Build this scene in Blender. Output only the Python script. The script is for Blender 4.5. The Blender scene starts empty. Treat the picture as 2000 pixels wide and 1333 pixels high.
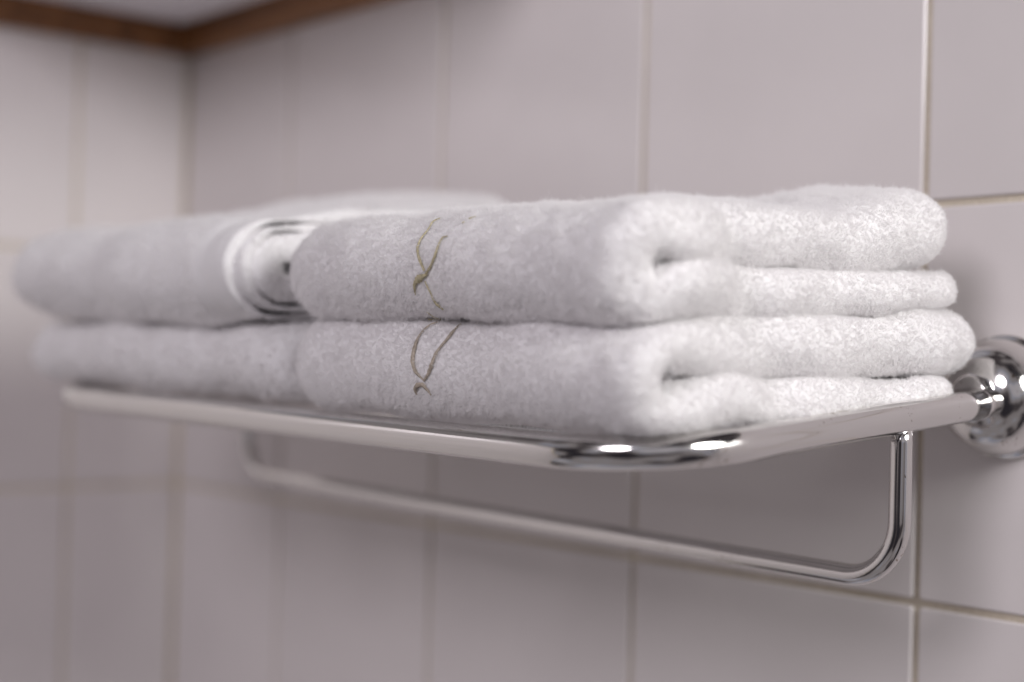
import bpy, math, random
import numpy as np
from mathutils import Vector, Matrix, Euler
from mathutils.bvhtree import BVHTree

scene = bpy.context.scene
C = scene.collection
rng = np.random.default_rng(7)
random.seed(7)

# ------------------------------------------------------------------ camera
# world: back wall is the plane y = 0, x runs along it, z up; z = 0 is a tile joint
CAM = Vector((0.4460, -0.6496, 0.1147))
yaw, pit, rol = -0.8655, 0.0145, 0.0268
fw = Vector((math.sin(yaw) * math.cos(pit), math.cos(yaw) * math.cos(pit), math.sin(pit)))
r0 = Vector((math.cos(yaw), -math.sin(yaw), 0.0))
u0 = r0.cross(fw)
cr = r0 * math.cos(rol) + u0 * math.sin(rol)
cu = u0 * math.cos(rol) - r0 * math.sin(rol)
cd = bpy.data.cameras.new('camera')
cam = bpy.data.objects.new('camera', cd)
C.objects.link(cam)
cam.matrix_world = Matrix(((cr.x, cu.x, -fw.x, CAM.x), (cr.y, cu.y, -fw.y, CAM.y),
                           (cr.z, cu.z, -fw.z, CAM.z), (0, 0, 0, 1)))
cd.sensor_width = 36.0
cd.lens = 53.25
cd.clip_start = 0.02
cd.clip_end = 50.0
cd.dof.use_dof = True
cd.dof.focus_distance = 0.648
cd.dof.aperture_fstop = 3.0
scene.camera = cam

# ------------------------------------------------------------------ world, lamps, exposure
world = bpy.data.worlds.new('World')
scene.world = world
world.use_nodes = True
bg = world.node_tree.nodes['Background']
# the unseen bathroom around the rack: uneven, muted surroundings that fill the shade and show in the chrome
wn = world.node_tree
wtc = wn.nodes.new('ShaderNodeTexCoord')
wno = wn.nodes.new('ShaderNodeTexNoise')
wno.inputs['Scale'].default_value = 1.7
wno.inputs['Detail'].default_value = 1.5
wn.links.new(wtc.outputs['Generated'], wno.inputs['Vector'])
wrp = wn.nodes.new('ShaderNodeValToRGB')
els = wrp.color_ramp.elements
els[0].position, els[0].color = 0.36, (0.10, 0.09, 0.11, 1)
els[1].position, els[1].color = 0.66, (1.55, 1.46, 1.56, 1)
for p, c in ((0.44, (0.26, 0.22, 0.23)), (0.47, (0.80, 0.72, 0.74)), (0.56, (0.95, 0.87, 0.90)), (0.60, (0.98, 1.02, 1.25))):
    e = els.new(p)
    e.color = (*c, 1)
wn.links.new(wno.outputs['Fac'], wrp.inputs['Fac'])
wn.links.new(wrp.outputs['Color'], bg.inputs['Color'])
bg.inputs['Strength'].default_value = 0.235

def area_lamp(name, loc, target, sx, sy, watts, col):
    d = bpy.data.lights.new(name, 'AREA')
    d.shape = 'ELLIPSE'; d.size = sx; d.size_y = sy; d.energy = watts; d.color = col
    o = bpy.data.objects.new(name, d)
    C.objects.link(o)
    o.location = loc
    o.rotation_euler = (Vector(target) - Vector(loc)).to_track_quat('-Z', 'Y').to_euler()
    return o

area_lamp('window_light', (1.30, -0.20, 0.68), (-0.05, -0.12, 0.16), 0.6, 0.6, 14.3, (1.0, 0.993, 0.972))
area_lamp('room_light', (0.50, -1.65, 0.85), (-0.1, 0.0, 0.10), 0.6, 0.55, 11.0, (0.955, 0.895, 0.96))

scene.view_settings.view_transform = 'Standard'
scene.view_settings.look = 'None'
scene.view_settings.exposure = 0.06
scene.view_settings.gamma = 1.0
scene.view_settings.use_curve_mapping = False
scene.render.engine = 'CYCLES'
scene.cycles.use_denoising = True
scene.cycles.max_bounces = 10
scene.cycles.diffuse_bounces = 6
scene.cycles.glossy_bounces = 5
scene.cycles.sample_clamp_indirect = 6.0
scene.cycles_curves.shape = 'RIBBONS'

# ------------------------------------------------------------------ materials
def mat(name):
    m = bpy.data.materials.new(name)
    m.use_nodes = True
    nt = m.node_tree
    return m, nt, nt.nodes['Principled BSDF']

def N(nt, kind, **kw):
    n = nt.nodes.new(kind)
    for k, v in kw.items():
        if k in n.inputs:
            n.inputs[k].default_value = v
        else:
            setattr(n, k, v)
    return n

def ramp(nt, a, b, p0=0.0, p1=1.0):
    r = nt.nodes.new('ShaderNodeValToRGB')
    r.color_ramp.elements[0].position = p0
    r.color_ramp.elements[1].position = p1
    r.color_ramp.elements[0].color = (*a, 1)
    r.color_ramp.elements[1].color = (*b, 1)
    return r

def make_tile_material():
    m, nt, b = mat('glazed_tile')
    g = N(nt, 'ShaderNodeNewGeometry')
    oi = N(nt, 'ShaderNodeObjectInfo')
    n1 = N(nt, 'ShaderNodeTexNoise', Scale=9.0, Detail=3.0)
    nt.links.new(g.outputs['Position'], n1.inputs['Vector'])
    mx = N(nt, 'ShaderNodeMath', operation='ADD')
    sc = N(nt, 'ShaderNodeMath', operation='MULTIPLY')
    sc.inputs[1].default_value = 0.6
    nt.links.new(oi.outputs['Random'], sc.inputs[0])
    nt.links.new(sc.outputs[0], mx.inputs[0])
    nt.links.new(n1.outputs['Fac'], mx.inputs[1])
    r = ramp(nt, (0.71, 0.668, 0.66), (0.785, 0.74, 0.73), 0.3, 1.15)
    nt.links.new(mx.outputs[0], r.inputs['Fac'])
    nt.links.new(r.outputs['Color'], b.inputs['Base Color'])
    b.inputs['Roughness'].default_value = 0.17
    b.inputs['Specular IOR Level'].default_value = 0.45
    n2 = N(nt, 'ShaderNodeTexNoise', Scale=14.0, Detail=2.0)
    nt.links.new(g.outputs['Position'], n2.inputs['Vector'])
    bp = N(nt, 'ShaderNodeBump', Strength=0.08, Distance=0.004)
    nt.links.new(n2.outputs['Fac'], bp.inputs['Height'])
    nt.links.new(bp.outputs['Normal'], b.inputs['Normal'])
    return m

def make_grout_material():
    m, nt, b = mat('sandy_grout')
    g = N(nt, 'ShaderNodeNewGeometry')
    n1 = N(nt, 'ShaderNodeTexNoise', Scale=700.0, Detail=2.0)
    nt.links.new(g.outputs['Position'], n1.inputs['Vector'])
    n3 = N(nt, 'ShaderNodeTexNoise', Scale=12.0, Detail=3.0)
    nt.links.new(g.outputs['Position'], n3.inputs['Vector'])
    ad = N(nt, 'ShaderNodeMath', operation='MULTIPLY_ADD')
    ad.inputs[1].default_value = 0.5
    nt.links.new(n1.outputs['Fac'], ad.inputs[0])
    nt.links.new(n3.outputs['Fac'], ad.inputs[2])
    r = ramp(nt, (0.52, 0.455, 0.355), (0.80, 0.73, 0.60), 0.45, 1.0)
    nt.links.new(ad.outputs[0], r.inputs['Fac'])
    nt.links.new(r.outputs['Color'], b.inputs['Base Color'])
    b.inputs['Roughness'].default_value = 0.9
    bp = N(nt, 'ShaderNodeBump', Strength=0.5, Distance=0.0006)
    nt.links.new(n1.outputs['Fac'], bp.inputs['Height'])
    nt.links.new(bp.outputs['Normal'], b.inputs['Normal'])
    return m

def make_chrome_material():
    m, nt, b = mat('worn_chrome')
    tc = N(nt, 'ShaderNodeTexCoord')
    b.inputs['Metallic'].default_value = 1.0
    n1 = N(nt, 'ShaderNodeTexNoise', Scale=55.0, Detail=5.0)
    nt.links.new(tc.outputs['Object'], n1.inputs['Vector'])
    r = ramp(nt, (0.05, 0.05, 0.05), (0.17, 0.17, 0.17), 0.35, 0.75)
    nt.links.new(n1.outputs['Fac'], r.inputs['Fac'])
    nt.links.new(r.outputs['Color'], b.inputs['Roughness'])
    # small dried specks and pits
    n2 = N(nt, 'ShaderNodeTexNoise', Scale=520.0, Detail=2.0)
    nt.links.new(tc.outputs['Object'], n2.inputs['Vector'])
    n3 = N(nt, 'ShaderNodeTexNoise', Scale=38.0, Detail=1.0)
    nt.links.new(tc.outputs['Object'], n3.inputs['Vector'])
    mu = N(nt, 'ShaderNodeMath', operation='MULTIPLY')
    nt.links.new(n2.outputs['Fac'], mu.inputs[0])
    nt.links.new(n3.outputs['Fac'], mu.inputs[1])
    r2 = ramp(nt, (0.73, 0.715, 0.70), (0.36, 0.31, 0.27), 0.415, 0.46)
    nt.links.new(mu.outputs[0], r2.inputs['Fac'])
    nt.links.new(r2.outputs['Color'], b.inputs['Base Color'])
    return m

def make_terry_material(name, col, bump=True):
    m, nt, b = mat(name)
    b.inputs['Base Color'].default_value = (*col, 1)
    b.inputs['Roughness'].default_value = 1.0
    b.inputs['Specular IOR Level'].default_value = 0.05
    b.inputs['Sheen Weight'].default_value = 0.0
    b.inputs['Sheen Roughness'].default_value = 0.6
    if bump:
        g = N(nt, 'ShaderNodeNewGeometry')
        n1 = N(nt, 'ShaderNodeTexNoise', Scale=650.0, Detail=2.0)
        nt.links.new(g.outputs['Position'], n1.inputs['Vector'])
        bp = N(nt, 'ShaderNodeBump', Strength=0.6, Distance=0.0008)
        nt.links.new(n1.outputs['Fac'], bp.inputs['Height'])
        nt.links.new(bp.outputs['Normal'], b.inputs['Normal'])
    return m

def make_thread_material(name, col):
    m, nt, b = mat(name)
    g = N(nt, 'ShaderNodeNewGeometry')
    n1 = N(nt, 'ShaderNodeTexNoise', Scale=900.0, Detail=2.0)
    nt.links.new(g.outputs['Position'], n1.inputs['Vector'])
    r = ramp(nt, tuple(c * 0.7 for c in col), tuple(min(1, c * 1.35) for c in col), 0.3, 0.7)
    nt.links.new(n1.outputs['Fac'], r.inputs['Fac'])
    nt.links.new(r.outputs['Color'], b.inputs['Base Color'])
    b.inputs['Roughness'].default_value = 0.55
    return m

def make_wood_material():
    m, nt, b = mat('dark_varnished_wood')
    g = N(nt, 'ShaderNodeTexCoord')
    mp = N(nt, 'ShaderNodeMapping')
    mp.inputs['Scale'].default_value = (6, 90, 90)
    nt.links.new(g.outputs['Object'], mp.inputs['Vector'])
    n1 = N(nt, 'ShaderNodeTexNoise', Scale=1.0, Detail=4.0)
    nt.links.new(mp.outputs['Vector'], n1.inputs['Vector'])
    r = ramp(nt, (0.13, 0.050, 0.013), (0.32, 0.135, 0.042), 0.3, 0.7)
    nt.links.new(n1.outputs['Fac'], r.inputs['Fac'])
    nt.links.new(r.outputs['Color'], b.inputs['Base Color'])
    b.inputs['Roughness'].default_value = 0.45
    return m

def make_plaster_material():
    m, nt, b = mat('white_ceiling_paint')
    b.inputs['Base Color'].default_value = (0.86, 0.84, 0.88, 1)
    b.inputs['Roughness'].default_value = 0.8
    g = N(nt, 'ShaderNodeNewGeometry')
    n1 = N(nt, 'ShaderNodeTexNoise', Scale=120.0, Detail=3.0)
    nt.links.new(g.outputs['Position'], n1.inputs['Vector'])
    bp = N(nt, 'ShaderNodeBump', Strength=0.2, Distance=0.001)
    nt.links.new(n1.outputs['Fac'], bp.inputs['Height'])
    nt.links.new(bp.outputs['Normal'], b.inputs['Normal'])
    return m

M_TILE = make_tile_material()
M_GROUT = make_grout_material()
M_CHROME = make_chrome_material()
M_WHITE = make_terry_material('white_terry', (0.85, 0.838, 0.84))
M_PILE = make_terry_material('white_terry_pile', (0.93, 0.92, 0.922), bump=False)
def let_light_through(m, col, amount):
    """cotton fibres pass part of the light on"""
    nt = m.node_tree
    b = nt.nodes['Principled BSDF']; out = nt.nodes['Material Output']
    tr = N(nt, 'ShaderNodeBsdfTranslucent')
    tr.inputs['Color'].default_value = (*col, 1)
    mx = N(nt, 'ShaderNodeMixShader')
    mx.inputs['Fac'].default_value = amount
    nt.links.new(b.outputs['BSDF'], mx.inputs[1])
    nt.links.new(tr.outputs['BSDF'], mx.inputs[2])
    nt.links.new(mx.outputs['Shader'], out.inputs['Surface'])
let_light_through(M_PILE, (0.93, 0.92, 0.922), 0.45)
M_THREAD = make_thread_material('olive_thread', (0.46, 0.41, 0.26))
M_THREAD2 = make_thread_material('taupe_thread', (0.39, 0.335, 0.27))
M_WOOD = make_wood_material()
M_PLASTER = make_plaster_material()

# ------------------------------------------------------------------ helpers
def mesh_obj(name, verts, faces, material, parent=None, smooth=True):
    me = bpy.data.meshes.new(name)
    me.from_pydata([tuple(v) for v in verts], [], [tuple(f) for f in faces])
    me.materials.append(material)
    if smooth:
        me.polygons.foreach_set('use_smooth', [True] * len(me.polygons))
    me.update()
    o = bpy.data.objects.new(name, me)
    C.objects.link(o)
    if parent is not None:
        o.parent = parent
    return o

def tag(o, label=None, cat=None, group=None, kind=None):
    if label: o['label'] = label
    if cat: o['category'] = cat
    if group: o['group'] = group
    if kind: o['kind'] = kind
    return o

def box(name, lo, hi, material, parent=None):
    x0, y0, z0 = lo; x1, y1, z1 = hi
    v = [(x0, y0, z0), (x1, y0, z0), (x1, y1, z0), (x0, y1, z0), (x0, y0, z1), (x1, y0, z1), (x1, y1, z1), (x0, y1, z1)]
    f = [(0, 3, 2, 1), (4, 5, 6, 7), (0, 1, 5, 4), (1, 2, 6, 5), (2, 3, 7, 6), (3, 0, 4, 7)]
    return mesh_obj(name, v, f, material, parent, smooth=False)

def arc(cx, cy, r, a0, a1, n):
    return [(cx + r * math.cos(a0 + (a1 - a0) * i / n), cy + r * math.sin(a0 + (a1 - a0) * i / n)) for i in range(n + 1)]

def tube(path, radius, seg=20, caps=True):
    """swept round tube along a 3d polyline; radius number or list"""
    P = [Vector(p) for p in path]
    n = len(P)
    rad = radius if isinstance(radius, (list, tuple)) else [radius] * n
    T = []
    for i in range(n):
        a = P[max(i - 1, 0)]; b = P[min(i + 1, n - 1)]
        T.append((b - a).normalized())
    up = Vector((0, 0, 1)) if abs(T[0].z) < 0.9 else Vector((0, 1, 0))
    nrm = (up - T[0] * up.dot(T[0])).normalized()
    V, F = [], []
    for i in range(n):
        nrm = (nrm - T[i] * nrm.dot(T[i])).normalized()
        bi = T[i].cross(nrm)
        for k in range(seg):
            a = 2 * math.pi * k / seg
            V.append(P[i] + (nrm * math.cos(a) + bi * math.sin(a)) * rad[i])
    for i in range(n - 1):
        for k in range(seg):
            k2 = (k + 1) % seg
            F.append((i * seg + k, i * seg + k2, (i + 1) * seg + k2, (i + 1) * seg + k))
    if caps:
        F.append(tuple(range(seg - 1, -1, -1)))
        F.append(tuple((n - 1) * seg + k for k in range(seg)))
    return V, F

def lathe(profile, centre, axis_mat, seg=64):
    """profile: (r, h) pairs, h along the axis"""
    V, F = [], []
    n = len(profile)
    for r, h in profile:
        for k in range(seg):
            a = 2 * math.pi * k / seg
            V.append(Vector(centre) + axis_mat @ Vector((r * math.cos(a), r * math.sin(a), h)))
    for i in range(n - 1):
        for k in range(seg):
            k2 = (k + 1) % seg
            F.append((i * seg + k, i * seg + k2, (i + 1) * seg + k2, (i + 1) * seg + k))
    F.append(tuple(range(seg - 1, -1, -1)))
    F.append(tuple((n - 1) * seg + k for k in range(seg)))
    return V, F

# ------------------------------------------------------------------ the tiled corner
XC = -0.771          # left wall plane
ZTOP = 0.4038        # ceiling
TILE = 0.2
GAP = 0.0036
TH = 0.0022          # glazed face stands this far off the joint bed

wall_back = box('wall_back', (XC - 0.05, TH, -0.82), (1.62, 0.05, ZTOP), M_GROUT)
tag(wall_back, 'wall of square off-white glazed tiles with sandy joints behind the towel rack', 'wall', kind='structure')
wall_left = box('wall_left', (XC - 0.05, -1.62, -0.82), (XC - TH, TH, ZTOP), M_GROUT)
tag(wall_left, 'out-of-focus tiled side wall meeting the rack wall at the corner', 'wall', kind='structure')
ceiling = box('ceiling', (XC - 0.05, -0.26, ZTOP), (-0.25, 0.05, ZTOP + 0.04), M_PLASTER)
tag(ceiling, 'pale ceiling patch above the wooden trim in the corner', 'ceiling', kind='structure')

tile_cache = {}
def tile_mesh(w, h):
    """pillow-edged tile face in the local xz plane, front towards -y, origin at the lower left of its cell"""
    key = (round(w, 4), round(h, 4))
    if key in tile_cache:
        return tile_cache[key]
    g = GAP / 2
    rings = [(0.0, TH + 0.001), (0.0, 0.0009), (0.0004, 0.00035), (0.0011, 0.0)]
    rc = 0.0018
    V, F = [], []
    for ins, y in rings:
        x0, x1, z0, z1 = g + ins, w - g - ins, g + ins, h - g - ins
        r = max(rc - ins * 0.5, 0.0008)
        ring = []
        for (cx, cz, a0) in ((x1 - r, z0 + r, -math.pi / 2), (x1 - r, z1 - r, 0), (x0 + r, z1 - r, math.pi / 2), (x0 + r, z0 + r, math.pi)):
            for k in range(3):
                a = a0 + k * math.pi / 4
                ring.append((cx + r * math.cos(a), y, cz + r * math.sin(a)))
        V += ring
    m = 12
    for i in range(len(rings) - 1):
        for k in range(m):
            k2 = (k + 1) % m
            F.append((i * m + k, i * m + k2, (i + 1) * m + k2, (i + 1) * m + k))
    F.append(tuple((len(rings) - 1) * m + k for k in range(m)))
    me = bpy.data.meshes.new('tile')
    me.from_pydata(V, [], F)
    me.materials.append(M_TILE)
    me.update()
    tile_cache[key] = me
    return me

def lay_tiles(parent, cells_u, cells_z, place):
    for u0, u1 in cells_u:
        for z0, z1 in cells_z:
            o = bpy.data.objects.new('tile', tile_mesh(u1 - u0, z1 - z0))
            C.objects.link(o)
            o.parent = parent
            place(o, u0, z0)
            o.rotation_euler.x += random.uniform(-1, 1) * 0.0016
            o.rotation_euler.z += random.uniform(-1, 1) * 0.0016

rows = [(-0.8, -0.6), (-0.6, -0.4), (-0.4, -0.2), (-0.2, 0.0), (0.0, 0.2), (0.2, 0.3995)]
cols = [(XC + 0.0005, -0.6)] + [(-0.6 + TILE * i, -0.4 + TILE * i) for i in range(11)]
def place_back(o, u, z):
    o.location = (u, 0.0, z)
lay_tiles(wall_back, cols, rows, place_back)
lcols = [(0.0005, 0.1018)] + [(0.1018 + TILE * i, 0.3018 + TILE * i) for i in range(7)]
def place_left(o, u, z):
    o.location = (XC, -u, z)              # local x runs along world -y, front faces +x
    o.rotation_euler = (0, 0, -math.pi / 2)
# mirror: for the left wall the tile front must look to +x
def place_left2(o, u, z):
    w = [c for c in lcols if abs(c[0] - u) < 1e-9][0]
    o.location = (XC, -w[1], z)
    o.rotation_euler = (0, 0, math.pi / 2)
lay_tiles(wall_left, lcols, rows, place_left2)

# wooden trim under the ceiling: a small quarter-round-and-fillet profile
def trim(name, along, length, label):
    prof = [(0.0, 0.0), (0.010, 0.0), (0.0125, 0.002), (0.013, 0.006), (0.0145, 0.008), (0.0145, 0.012)]
    prof += [(0.0145 + 0.0035 * (1 - math.cos(t)), 0.012 + 0.012 * math.sin(t) * 1.0) for t in (0.4, 0.8, 1.2, 1.57)]
    prof += [(0.018, 0.0242), (0.0, 0.0242)]
    z0 = 0.3795
    V, F = [], []
    n = len(prof)
    for t in (0, 1):
        for d, h in prof:
            if along == 'x':
                V.append((XC + (d if t == 0 else length), -d - 0.0003, z0 + h))
            else:
                V.append((XC + d + 0.0003, -(d if t == 0 else length), z0 + h))
    for k in range(n):
        k2 = (k + 1) % n
        F.append((k, k2, n + k2, n + k))
    F.append(tuple(range(n)))
    F.append(tuple(range(2 * n - 1, n - 1, -1)))
    o = mesh_obj(name, V, F, M_WOOD, None, smooth=False)
    return tag(o, label, 'trim', 'wooden ceiling trim')
trim('wooden_trim', 'x', 0.519, 'dark brown wooden trim strip running right from the corner, above the rack wall')
trim('wooden_trim', 'y', 0.255, 'dark brown wooden trim strip along the top of the left side wall')

# ------------------------------------------------------------------ the chrome towel rack
TILT = math.atan(0.099)
ROLL = math.atan(0.0113)
RACK_LOC = Vector((0.0, 0.0, 0.1060))
RACK_M = Matrix.Translation(RACK_LOC) @ Euler((TILT, ROLL, 0)).to_matrix().to_4x4()
RACK_I = RACK_M.inverted()
rack = bpy.data.objects.new('towel_rack', None)
C.objects.link(rack)
rack.matrix_world = RACK_M
rack.empty_display_size = 0.05
tag(rack, 'chrome wall-mounted towel rack carrying the four folded white towels', 'towel rack')

XR, XL, YF, RT = 0.0580, -0.486, -0.2530, 0.0071
RCN, RCL = 0.055, 0.066
def rack_frame():
    pts = []
    yb = -0.040
    pts.append((XR, yb, 0))
    n = 12
    for i in range(1, n + 1):
        pts.append((XR, yb + (YF + RCN - yb) * i / n, 0))
    for x, y in arc(XR - RCN, YF + RCN, RCN, 0, -math.pi / 2, 18)[1:]:
        pts.append((x, y, 0))
    n = 24
    for i in range(1, n + 1):
        pts.append((XR - RCN + (XL + RCL - XR + RCN) * i / n, YF, 0))
    for x, y in arc(XL + RCL, YF + RCL, RCL, -math.pi / 2, -math.pi, 18)[1:]:
        pts.append((x, y, 0))
    n = 12
    for i in range(1, n + 1):
        pts.append((XL, YF + RCL + (yb - YF - RCL) * i / n, 0))
    return tube(pts, RT, 28)
fr = mesh_obj('frame', *rack_frame(), M_CHROME, rack)

for xx in (XR, XL):
    # narrower neck between the frame tube and the wall flange
    rad = [0.0072, 0.0072, 0.0068, 0.0066, 0.0066]
    ys = [-0.0398, -0.0385, -0.0345, -0.030, -0.008]
    mesh_obj('neck', *tube([(xx, y, 0) for y in ys], rad, 28), M_CHROME, rack)
    base = RACK_M @ Vector((xx - 0.009 * (1 if xx > 0 else -1), -0.006, 0))
    prof = [(0.0285, 0.0), (0.0295, 0.0010), (0.0298, 0.003), (0.0293, 0.0048), (0.0276, 0.0054), (0.0273, 0.0060), (0.0275, 0.0070)]
    for k in range(1, 13):
        t = k / 12 * 1.25
        prof.append((0.0275 * math.cos(t) ** 0.7, 0.0070 + 0.0235 * math.sin(t)))
    prof += [(0.0098, 0.0302), (0.0096, 0.0322), (0.0085, 0.0330)]
    ax = Euler((math.pi / 2, 0, 0)).to_matrix()      # local +z -> world -y
    V, F = lathe(prof, (base.x, -0.0005, base.z), ax)
    V = [RACK_I @ v for v in V]
    mesh_obj('wall_flange', V, F, M_CHROME, rack)

for yb in (-0.055, -0.115, -0.180):
    # thin support bars under the towels, let into the side tubes
    mesh_obj('shelf_bar', *tube([(XL + 0.001, yb, -0.0035), (XR - 0.001, yb, -0.0035)], 0.0032, 14), M_CHROME, rack)

def hanging_bar():
    yb = -0.098
    top = [RACK_M @ Vector((x, yb, -0.004)) for x in (XR, XL)]
    drop, rb = 0.0668, 0.026
    za, zb = top[0].z - drop, top[1].z - drop + 0.001
    y = top[0].y
    P = [tuple(top[0])]
    xa, xb = top[0].x, top[1].x
    for i in range(1, 7):
        P.append((xa, y, top[0].z + (za + rb - top[0].z) * i / 6))
    for x, z in arc(xa - rb, za + rb, rb, 0, -math.pi / 2, 14)[1:]:
        P.append((x, y, z))
    for i in range(1, 21):
        t = i / 20
        P.append((xa - rb + (xb + rb - xa + rb) * t, y, za + (zb - za) * t))
    for x, z in arc(xb + rb, zb + rb, rb, -math.pi / 2, -math.pi, 14)[1:]:
        P.append((x, y, z))
    for i in range(1, 7):
        P.append((xb, y, zb + rb + (top[1].z - zb - rb) * i / 6))
    V, F = tube(P, 0.0049, 22)
    return [RACK_I @ v for v in V], F
mesh_obj('hanging_bar', *hanging_bar(), M_CHROME, rack)

# ------------------------------------------------------------------ folded towels
def smooth_noise(P, wavelength, seed, octaves=10):
    r = np.random.default_rng(seed)
    k = r.normal(size=(octaves, 3)); k /= np.linalg.norm(k, axis=1)[:, None]
    k *= (2 * math.pi / wavelength) * r.uniform(0.6, 1.5, (octaves, 1))
    ph = r.uniform(0, 2 * math.pi, octaves)
    return np.sin(P @ k.T + ph).sum(1) / math.sqrt(octaves)

def catmull(K, per=14):
    K = np.asarray(K, float)
    E = np.vstack([2 * K[0] - K[1], K, 2 * K[-1] - K[-2]])
    out = []
    for i in range(1, len(E) - 2):
        for j in range(per):
            t = j / per
            p0, p1, p2, p3 = E[i - 1], E[i], E[i + 1], E[i + 2]
            out.append(0.5 * ((2 * p1) + (-p0 + p2) * t + (2 * p0 - 5 * p1 + 4 * p2 - p3) * t * t + (-p0 + 3 * p1 - 3 * p2 + p3) * t ** 3))
    out.append(E[-2])
    return np.array(out)

def turn(cy, cz, ry, rz, h0, h1, n=6):
    """front fold: half ellipse from the lower layer to the upper one"""
    L = []
    for i in range(n + 1):
        a = -math.pi / 2 - math.pi * i / n
        L.append((cy + ry * math.cos(a), cz + rz * math.sin(a), h0 + (h1 - h0) * i / n))
    return L

def ribbon(knots, x0, x1, ds=0.0016, dx=0.0016, ncap=11, plan=0.012, ends=(1.0, 1.0)):
    """a padded sheet that follows the (y, z, half thickness) path; rounded on all four edges.
    returns verts (n,3), quads, and a side flag for each quad: 0 outer, 1 right edge, 2 inner, 3 left edge"""
    Q = catmull(knots)
    seg = np.linalg.norm(np.diff(Q[:, :2], axis=0), axis=1)
    S = np.concatenate([[0], np.cumsum(seg)])
    L = S[-1]
    hA, hB = Q[0, 2], Q[-1, 2]
    ca = np.linspace(0, math.pi / 2, 10)
    s = np.concatenate([-hA * np.cos(ca[:-1]), np.linspace(0, L, max(int(L / ds), 8)), L + hB * np.cos(ca[:-1])[::-1]])
    y = np.interp(s, S, Q[:, 0]); z = np.interp(s, S, Q[:, 1]); h = np.interp(s, S, Q[:, 2])
    tA = (Q[1, :2] - Q[0, :2]) / seg[0]; tB = (Q[-1, :2] - Q[-2, :2]) / seg[-1]
    lo = s < 0; hi = s > L
    y[lo] = Q[0, 0] + tA[0] * s[lo]; z[lo] = Q[0, 1] + tA[1] * s[lo]
    y[hi] = Q[-1, 0] + tB[0] * (s[hi] - L); z[hi] = Q[-1, 1] + tB[1] * (s[hi] - L)
    h[lo] = hA * np.sqrt(np.maximum(1 - (s[lo] / hA) ** 2, 1e-4)); h[hi] = hB * np.sqrt(np.maximum(1 - ((s[hi] - L) / hB) ** 2, 1e-4))
    ty = np.gradient(y, s); tz = np.gradient(z, s); tl = np.hypot(ty, tz); ty /= tl; tz /= tl
    ny, nz = -tz, ty
    dA = s + hA; dB = L + hB - s
    inset = np.zeros_like(s)
    for d in (dA, dB):
        u = np.clip(1 - d / plan, 0, 1)
        inset += plan * (1 - np.sqrt(1 - u * u))
    nx = max(int((x1 - x0) / dx), 8)
    V = []; ring_side = []
    for i in range(len(s)):
        e0, e1 = h[i] * ends[0], h[i] * ends[1]
        a, b = x0 + e0 + inset[i], x1 - e1 - inset[i]
        X = []; W = []
        xs = np.linspace(a, b, nx)
        X += list(xs); W += [h[i]] * nx
        for k in range(1, ncap):
            t = math.pi / 2 - math.pi * k / ncap
            X.append(b + e1 * math.cos(t)); W.append(h[i] * math.sin(t))
        X += list(xs[::-1]); W += [-h[i]] * nx
        for k in range(1, ncap):
            t = -math.pi / 2 - math.pi * k / ncap
            X.append(a + e0 * math.cos(t)); W.append(h[i] * math.sin(t))
        X = np.array(X); W = np.array(W)
        V.append(np.stack([X, y[i] + ny[i] * W, z[i] + nz[i] * W], 1))
    m = len(V[0])
    V = np.concatenate(V)
    side_k = np.array([0] * (nx - 1) + [1] * ncap + [2] * (nx - 1) + [3] * ncap)
    F = []; SD = []
    ii, kk = np.meshgrid(np.arange(len(s) - 1), np.arange(m), indexing='ij')
    ii = ii.ravel(); kk = kk.ravel(); k2 = (kk + 1) % m
    F = np.stack([ii * m + kk, ii * m + k2, (ii + 1) * m + k2, (ii + 1) * m + kk], 1)
    SD = side_k[kk]
    capA = np.arange(m); capB = (len(s) - 1) * m + np.arange(m)
    return V, F, SD, (capA[::-1], capB)

def vertex_normals(V, F):
    n = np.cross(V[F[:, 2]] - V[F[:, 0]], V[F[:, 3]] - V[F[:, 1]])
    VN = np.zeros_like(V)
    for c in range(4):
        np.add.at(VN, F[:, c], n)
    VN /= np.maximum(np.linalg.norm(VN, axis=1)[:, None], 1e-12)
    return VN, np.linalg.norm(n, axis=1) * 0.5

def cloth_mesh(name, R, parent, seed, amp=(0.0013, 0.0004, 0.00022), deform=None, material=None):
    V, F, SD, caps = R
    if deform is not None:
        V = deform(V)
    VN, A = vertex_normals(V, F)
    d = amp[0] * smooth_noise(V, 0.07, seed) + amp[1] * smooth_noise(V, 0.026, seed + 1) + amp[2] * smooth_noise(V, 0.009, seed + 2, 16)
    V = V + VN * d[:, None]
    VN, A = vertex_normals(V, F)
    me = bpy.data.meshes.new(name)
    faces = [tuple(f) for f in F.tolist()] + [tuple(c.tolist()) for c in caps]
    me.from_pydata(V.tolist(), [], faces)
    me.materials.append(material or M_WHITE)
    me.polygons.foreach_set('use_smooth', [True] * len(me.polygons))
    me.update()
    o = bpy.data.objects.new(name, me)
    C.objects.link(o)
    o.parent = parent
    return o, (V, F, SD, VN, A)

def towel_thing(name, label, group):
    t = bpy.data.objects.new(name, None)
    C.objects.link(t)
    t.matrix_world = RACK_M
    t.empty_display_size = 0.03
    tag(t, label, 'towel', group)
    return t

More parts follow.
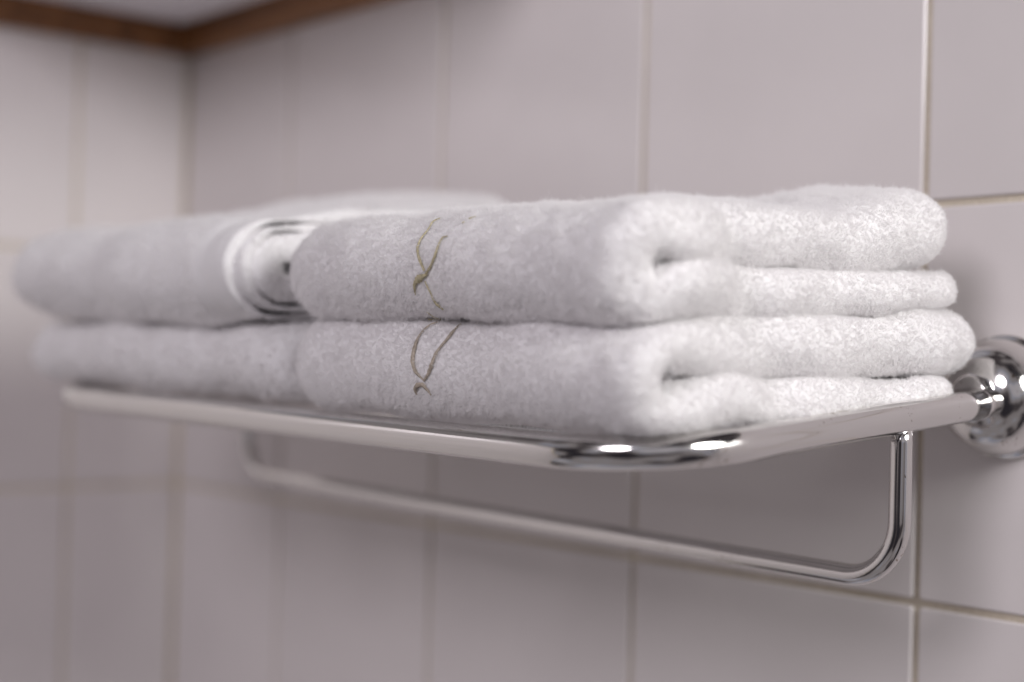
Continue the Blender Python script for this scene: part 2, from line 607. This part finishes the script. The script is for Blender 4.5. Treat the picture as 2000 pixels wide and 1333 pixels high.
def pile(name, geo, parent, per_m2, side_w, length, hairs, radius, seed, spread=0.00042, lean=0.55, keep=None, zlen=None):
    """terry pile: tufts of short fibres growing out of the cloth, one hair-curves object"""
    V, F, SD, VN, A = geo
    r = np.random.default_rng(seed)
    w = A * np.array(side_w)[SD]
    n = int(w.sum() * per_m2)
    fi = r.choice(len(F), n, p=w / w.sum())
    u = r.random((n, 1)); v = r.random((n, 1))
    q = F[fi]
    def bil(X):
        return X[q[:, 0]] * (1 - u) * (1 - v) + X[q[:, 1]] * u * (1 - v) + X[q[:, 2]] * u * v + X[q[:, 3]] * (1 - u) * v
    P = bil(V); NN = bil(VN); NN /= np.linalg.norm(NN, axis=1)[:, None]
    sd = SD[fi]
    if keep is not None:
        k = keep(P)
        P, NN, sd = P[k], NN[k], sd[k]
    n = len(P)
    if hairs > 6:
        # loops stand apart on the flat faces: little bare furrows between them
        k = (sd == 1) | (smooth_noise(P, 0.0019, seed + 5, 24) > -0.75)
        P, NN, sd = P[k], NN[k], sd[k]
        n = len(P)
    def tangential(X):
        return X - NN * (X * NN).sum(1)[:, None]
    # neighbouring tufts lean alike (combed patches) plus a wild part of their own
    flow = np.stack([smooth_noise(P, 0.012, seed + 11), smooth_noise(P, 0.012, seed + 12), smooth_noise(P, 0.012, seed + 13)], 1)
    lean_v = tangential(flow * 0.35 + r.normal(size=(n, 3)) * 0.25 + np.array([0, 0, -0.15])) * lean
    D = NN + lean_v
    D /= np.linalg.norm(D, axis=1)[:, None]
    Lt = np.array(length)[sd] * r.uniform(0.7, 1.2, n) * np.where(r.random(n) < 0.05, r.uniform(1.4, 2.2, n), 1.0)
    grain = smooth_noise(P, 0.0019, seed + 5, 24)
    Lt *= 1 + np.where(sd == 1, 0.08, 0.50) * grain
    Lt = np.clip(Lt, 0.00025, 0.0026)
    if zlen is not None:
        Lt = Lt * zlen(P)
    H = hairs
    root = np.repeat(P, H, 0); Dn = np.repeat(D, H, 0); Nn = np.repeat(NN, H, 0); Ln = np.repeat(Lt, H) * r.uniform(0.7, 1.15, n * H)
    off = r.normal(size=(n * H, 3)) * spread
    off -= Nn * (off * Nn).sum(1)[:, None]
    curl = r.normal(size=(n * H, 3)) * 0.38
    Dn2 = Dn + r.normal(size=(n * H, 3)) * 0.5
    pts = np.empty((n * H, 4, 3), np.float32)
    for k, t in enumerate((0.0, 0.38, 0.72, 1.0)):
        pts[:, k] = root + off * (1 - 0.3 * t) - Nn * (0.0002 * (1 - t)) + Dn2 * (Ln * t)[:, None] + curl * (Ln * t * t * 0.55)[:, None]
    hc = bpy.data.hair_curves.new(name)
    hc.add_curves([4] * (n * H))
    hc.position_data.foreach_set('vector', pts.ravel())
    at = hc.attributes.get('radius') or hc.attributes.new('radius', 'FLOAT', 'POINT')
    rad = np.tile(np.array([1.0, 0.95, 0.8, 0.45], np.float32) * radius, n * H)
    at.data.foreach_set('value', rad)
    hc.materials.append(M_PILE)
    o = bpy.data.objects.new(name, hc)
    C.objects.link(o)
    o.parent = parent
    o['kind'] = 'stuff'
    return o

GR = 'towels folded on the rack'

# ---- embroidery strokes: (x, z, half width) polylines on the front of the two right towels, world metres
MOTIF_UPPER = [
     [(-0.06192, 0.17465, 0.00019), (-0.06477, 0.1731, 0.00034), (-0.06362, 0.17007, 0.0003), (-0.06448, 0.166, 0.00041), (-0.06505, 0.16197, 0.00068), (-0.06366, 0.15849, 0.00075), (-0.0617, 0.15537, 0.00063), (-0.0599, 0.15229, 0.00052)],
     [(-0.04595, 0.16572, 0.00018), (-0.04973, 0.16524, 0.00033), (-0.05084, 0.1622, 0.00055), (-0.05154, 0.15815, 0.00063), (-0.05433, 0.15444, 0.0007), (-0.05713, 0.1522, 0.00052), (-0.0598, 0.15082, 0.00037)],
     [(-0.05718, 0.15074, 0.00019), (-0.06042, 0.15031, 0.00082), (-0.06478, 0.14943, 0.0015), (-0.0677, 0.14782, 0.00098), (-0.06905, 0.14583, 0.0006), (-0.07044, 0.14307, 0.00015)],
     [(-0.06081, 0.14833, 0.00022), (-0.06004, 0.14566, 0.0003), (-0.05928, 0.14299, 0.0003), (-0.05953, 0.14037, 0.00052), (-0.0594, 0.13856, 0.00082), (-0.05846, 0.13714, 0.0003)],
     [(-0.07283, 0.13635, 0.00015), (-0.07403, 0.13446, 0.00027), (-0.07548, 0.13347, 0.00046), (-0.08282, 0.13357, 0.00047)],
     [(-0.03712, 0.17374, 0.00011), (-0.03899, 0.17325, 0.00022), (-0.03997, 0.17286, 0.00011)],
     [(-0.04123, 0.17178, 0.00011), (-0.04148, 0.17143, 0.00022), (-0.0418, 0.17108, 0.00011)],
]
MOTIF_LOWER = [
     [(-0.07344, 0.13083, 0.00027), (-0.07558, 0.12882, 0.00038), (-0.07586, 0.1245, 0.00061), (-0.07542, 0.11992, 0.00099), (-0.07472, 0.11505, 0.00099), (-0.07292, 0.11163, 0.00084), (-0.07022, 0.10893, 0.00061), (-0.06632, 0.10616, 0.0003)],
     [(-0.05992, 0.13018, 0.0003), (-0.05871, 0.12799, 0.00038), (-0.05722, 0.12485, 0.00082), (-0.0586, 0.1208, 0.0006), (-0.06064, 0.11701, 0.0009), (-0.06214, 0.11254, 0.00098), (-0.06418, 0.10909, 0.00083), (-0.06662, 0.10615, 0.0003)],
     [(-0.07414, 0.10045, 0.00031), (-0.07382, 0.10266, 0.00099), (-0.07119, 0.10424, 0.00114), (-0.06794, 0.10454, 0.00098), (-0.06626, 0.10289, 0.00068), (-0.06529, 0.10047, 0.00015)],
]

def stroke_segments(motif):
    segs = []
    for st in motif:
        for a, b in zip(st[:-1], st[1:]):
            segs.append((a, b))
    return segs

def make_keep(motif):
    segs = stroke_segments(motif)
    def keep(P):
        Wd = P @ np.array(RACK_M.to_3x3()).T + np.array(RACK_LOC)
        k = np.ones(len(P), bool)
        front = Wd[:, 1] < -0.215
        for (x0, z0, w0), (x1, z1, w1) in segs:
            d = np.array([x1 - x0, z1 - z0]); L2 = max(float(d @ d), 1e-12)
            q = np.stack([Wd[:, 0] - x0, Wd[:, 2] - z0], 1)
            t = np.clip((q @ d) / L2, 0, 1)
            dist = np.hypot(q[:, 0] - d[0] * t, q[:, 1] - d[1] * t)
            k &= ~(front & (dist < (w0 + (w1 - w0) * t) + 0.0003))
        return k
    return keep

def embroider(name, motif, geo, parent, material):
    """raised satin-stitch bands laid on the cloth; one object for each stroke"""
    V, F = geo[0], geo[1]
    bvh = BVHTree.FromPolygons([tuple(v) for v in V.tolist()], [tuple(f) for f in F.tolist()])
    dirl = RACK_I.to_3x3() @ Vector((0, 1, 0))
    for st in motif:
        st = [Vector(p) for p in st]
        P = catmull([tuple(p) for p in st], 8)
        pts, wid, nor = [], [], []
        for x, z, w in P:
            o = RACK_I @ Vector((x, -0.45, z))
            hit, n, _, _ = bvh.ray_cast(o, dirl)
            if hit is None:
                continue
            pts.append(hit + n * 0.0006); wid.append(max(w * 1.05, 0.00015)); nor.append(n)
        if len(pts) < 3:
            continue
        VV, FF = [], []
        m = 7
        for i in range(len(pts)):
            t = (pts[min(i + 1, len(pts) - 1)] - pts[max(i - 1, 0)]).normalized()
            s = t.cross(nor[i]).normalized()
            jit = 1 + random.uniform(-0.3, 0.25)
            for k in range(m):
                a = math.pi * k / (m - 1)
                VV.append(pts[i] + s * (math.cos(a) * wid[i] * jit) + nor[i] * (math.sin(a) * (0.0005 + 0.25 * wid[i])))
        for i in range(len(pts) - 1):
            for k in range(m - 1):
                FF.append((i * m + k, i * m + k + 1, (i + 1) * m + k + 1, (i + 1) * m + k))
        mesh_obj(name, VV, FF, material, parent)

# ---- right stack -------------------------------------------------------------
XMID_R = -0.06
def slumped(xe, zc, seed, knob, crease, reach=0.022, k=0.22):
    """far end squeezed rounder; near end uneven: a swollen knob at the front fold, a crease behind it"""
    def f(V):
        V = V.copy()
        t = np.clip((xe + reach - V[:, 0]) / reach, 0, 1) ** 2
        V[:, 2] = zc + (V[:, 2] - zc) * (1 - k * t)
        fr = np.clip((-0.18 - V[:, 1]) / 0.08, 0, 1)
        V[:, 1] += 0.008 * t * fr
        y, z = V[:, 1], V[:, 2]
        w = np.clip((V[:, 0] + 0.01) / 0.06, 0, 1) ** 2
        bulge = knob[1] * np.exp(-((y - knob[0]) / 0.024) ** 2) - crease[1] * np.exp(-((y - crease[0] + 0.4 * (z - zc)) / 0.009) ** 2)
        Q = V * np.array([0.0, 1.0, 1.6])
        bulge = bulge + 0.0020 * smooth_noise(Q, 0.06, seed)
        V[:, 0] += w * bulge
        V[:, 2] += w * 0.0010 * smooth_noise(V * np.array([0.3, 1.0, 0.4]), 0.05, seed + 3)
        return V
    return f

# lower right towel
tl = towel_thing('folded_towel', 'lower right white terry towel with taupe embroidery, resting on the chrome rail', GR)
kn = [(-0.060, 0.0045, 0.0085), (-0.11, 0.0080, 0.0095), (-0.17, 0.0125, 0.0102), (-0.205, 0.0162, 0.0113)]
kn += turn(-0.237, 0.0283, 0.0115, 0.0115, 0.0106, 0.0110)
kn += [(-0.205, 0.0371, 0.0122), (-0.17, 0.0350, 0.0128), (-0.11, 0.0320, 0.0143), (-0.045, 0.0285, 0.0155)]
ob, geo_l = cloth_mesh('terry_cloth', ribbon(kn, -0.180, 0.0565), tl, 21, deform=slumped(-0.180, 0.028, 61, (-0.232, 0.0030), (-0.176, 0.0030)))
pile('terry_pile', geo_l, tl, 1.3e6, (0.9, 1.0, 0.10, 0.7), (0.0008, 0.0007, 0.0006, 0.0008), 9, 0.000052, 31, spread=0.00048, lean=0.42, keep=make_keep(MOTIF_LOWER))
embroider('embroidery', MOTIF_LOWER, geo_l, tl, M_THREAD2)

# upper right towel
tu = towel_thing('folded_towel', 'upper right white terry towel with olive embroidered sprig on its front fold', GR)
kn = [(-0.044, 0.0532, 0.0088), (-0.10, 0.0545, 0.0092), (-0.17, 0.0578, 0.0108), (-0.205, 0.0600, 0.0119)]
kn += turn(-0.238, 0.0722, 0.0130, 0.0120, 0.0112, 0.0114)
kn += [(-0.205, 0.0822, 0.0126), (-0.17, 0.0815, 0.0135), (-0.125, 0.0765, 0.0130), (-0.088, 0.0795, 0.0172), (-0.064, 0.0815, 0.0186)]
ob, geo_u = cloth_mesh('terry_cloth', ribbon(kn, -0.178, 0.0535), tu, 22, deform=slumped(-0.178, 0.0722, 67, (-0.236, 0.0045), (-0.190, 0.0050)))
pile('terry_pile', geo_u, tu, 1.3e6, (0.9, 1.0, 0.10, 0.7), (0.0008, 0.0007, 0.0006, 0.0008), 9, 0.000052, 32, spread=0.00048, lean=0.42, keep=make_keep(MOTIF_UPPER))
embroider('embroidery', MOTIF_UPPER, geo_u, tu, M_THREAD)

# ---- left stack --------------------------------------------------------------
def droop(amount, x_from, x_to):
    def f(V):
        V = V.copy()
        t = np.clip((x_from - V[:, 0]) / (x_from - x_to), 0, 1)
        V[:, 2] += amount * t * t
        return V
    return f

# lower left towel
t3 = towel_thing('folded_towel', 'lower left white towel, plain, lying on the rail under the banded one', GR)
kn = [(-0.050, 0.0150, 0.0080), (-0.12, 0.0155, 0.0085), (-0.19, 0.0180, 0.0085)]
kn += turn(-0.232, 0.0270, 0.0105, 0.0092, 0.0088, 0.0088)
kn += [(-0.19, 0.0360, 0.0090), (-0.12, 0.0365, 0.0095), (-0.050, 0.0370, 0.0100)]
ob, geo = cloth_mesh('terry_cloth', ribbon(kn, -0.499, -0.199, ds=0.003, dx=0.003, plan=0.006), t3, 23, amp=(0.0016, 0.0006, 0.0002))
pile('terry_pile', geo, t3, 0.30e6, (0.7, 0.7, 0.08, 0.5), (0.0011, 0.0011, 0.0010, 0.0011), 6, 0.00013, 33, spread=0.0006)

# upper left towel: three nested layers, the outermost with a flat woven border
t4 = towel_thing('folded_towel', 'upper left white towel with flat woven border bands and nested folds at its end', GR)
zc, yc = 0.0745, -0.232
def nest(rz, ry, h, yb):
    k = [(yb, zc - rz + 0.001, h), (-0.12, zc - rz, h), (-0.19, zc - rz, h)]
    k += turn(yc, zc, ry, rz, h, h, 8)
    k += [(-0.19, zc + rz, h), (-0.14, zc + rz, h), (-0.09, zc + rz, h), (yb, zc + rz, h)]
    return k
def left_shape(xe, ridged):
    def f(V):
        V = V.copy()
        x, y, z = V[:, 0].copy(), V[:, 1].copy(), V[:, 2].copy()
        up = np.clip((z - zc) / 0.024, 0, 1.2)
        back = np.clip((y + 0.225) / 0.12, 0, 1); back = back * back * (3 - 2 * back)
        V[:, 2] += up * back * 0.0125 * np.exp(-((x + 0.335) / 0.085) ** 2)
        dn = np.clip((zc - z) / 0.024, 0, 1.2)
        t = np.clip((-0.40 - x) / 0.11, 0, 1)
        V[:, 2] += dn * t * t * 0.006
        near = np.clip(1 - (xe - x) / 0.05, 0, 1) ** 2
        V[:, 0] += near * (0.0022 * np.sin(z * 95 + xe * 900) + 0.0030 * np.sin(y * 55 + z * 30 + xe * 500) - 0.004 * np.clip((z - zc) / 0.03, 0, 1))
        if ridged:
            d = xe - x
            g = np.zeros_like(d)
            for c, w, a in ((0.0075, 0.0011, 0.0009), (0.0125, 0.0011, 0.0007), (0.030, 0.0015, 0.0009), (0.0355, 0.0013, 0.0007)):
                g += a * np.exp(-((d - c) / w) ** 2)
            cy = np.where(y < yc, y - yc, 0.0); cz = z - zc
            l = np.maximum(np.hypot(cy, cz), 1e-6)
            V[:, 1] -= cy / l * g; V[:, 2] -= cz / l * g
        return V
    return f
for nm, rz, ry, h, xe in (('outer_fold', 0.0250, 0.0280, 0.0024, -0.2185), ('middle_fold', 0.0207, 0.0236, 0.0026, -0.2150), ('inner_fold', 0.0102, 0.0132, 0.0091, -0.2085)):
    outer = nm == 'outer_fold'
    ob, geo = cloth_mesh(nm, ribbon(nest(rz, ry, h, -0.045), -0.492, xe, ds=0.0025, dx=0.0009 if outer else 0.0025, plan=0.006, ends=(1.0, 0.6)), t4, 51,
                         amp=(0.0016, 0.0004, 0.0001), deform=left_shape(xe, outer))
    if not outer:
        pile('terry_pile', geo, t4, 0.35e6, (0.15, 1.0, 0.0, 0.0), (0.0008, 0.0008, 0.0008, 0.0008), 6, 0.00011, 35, spread=0.0006)
    if outer:
        pile('terry_pile', geo, t4, 0.30e6, (0.7, 0.7, 0.0, 0.5), (0.0010, 0.0006, 0.0010, 0.0011), 6, 0.00013, 34, spread=0.0006,
             keep=lambda P: (P[:, 0] < -0.262) | (P[:, 0] > -0.2235))
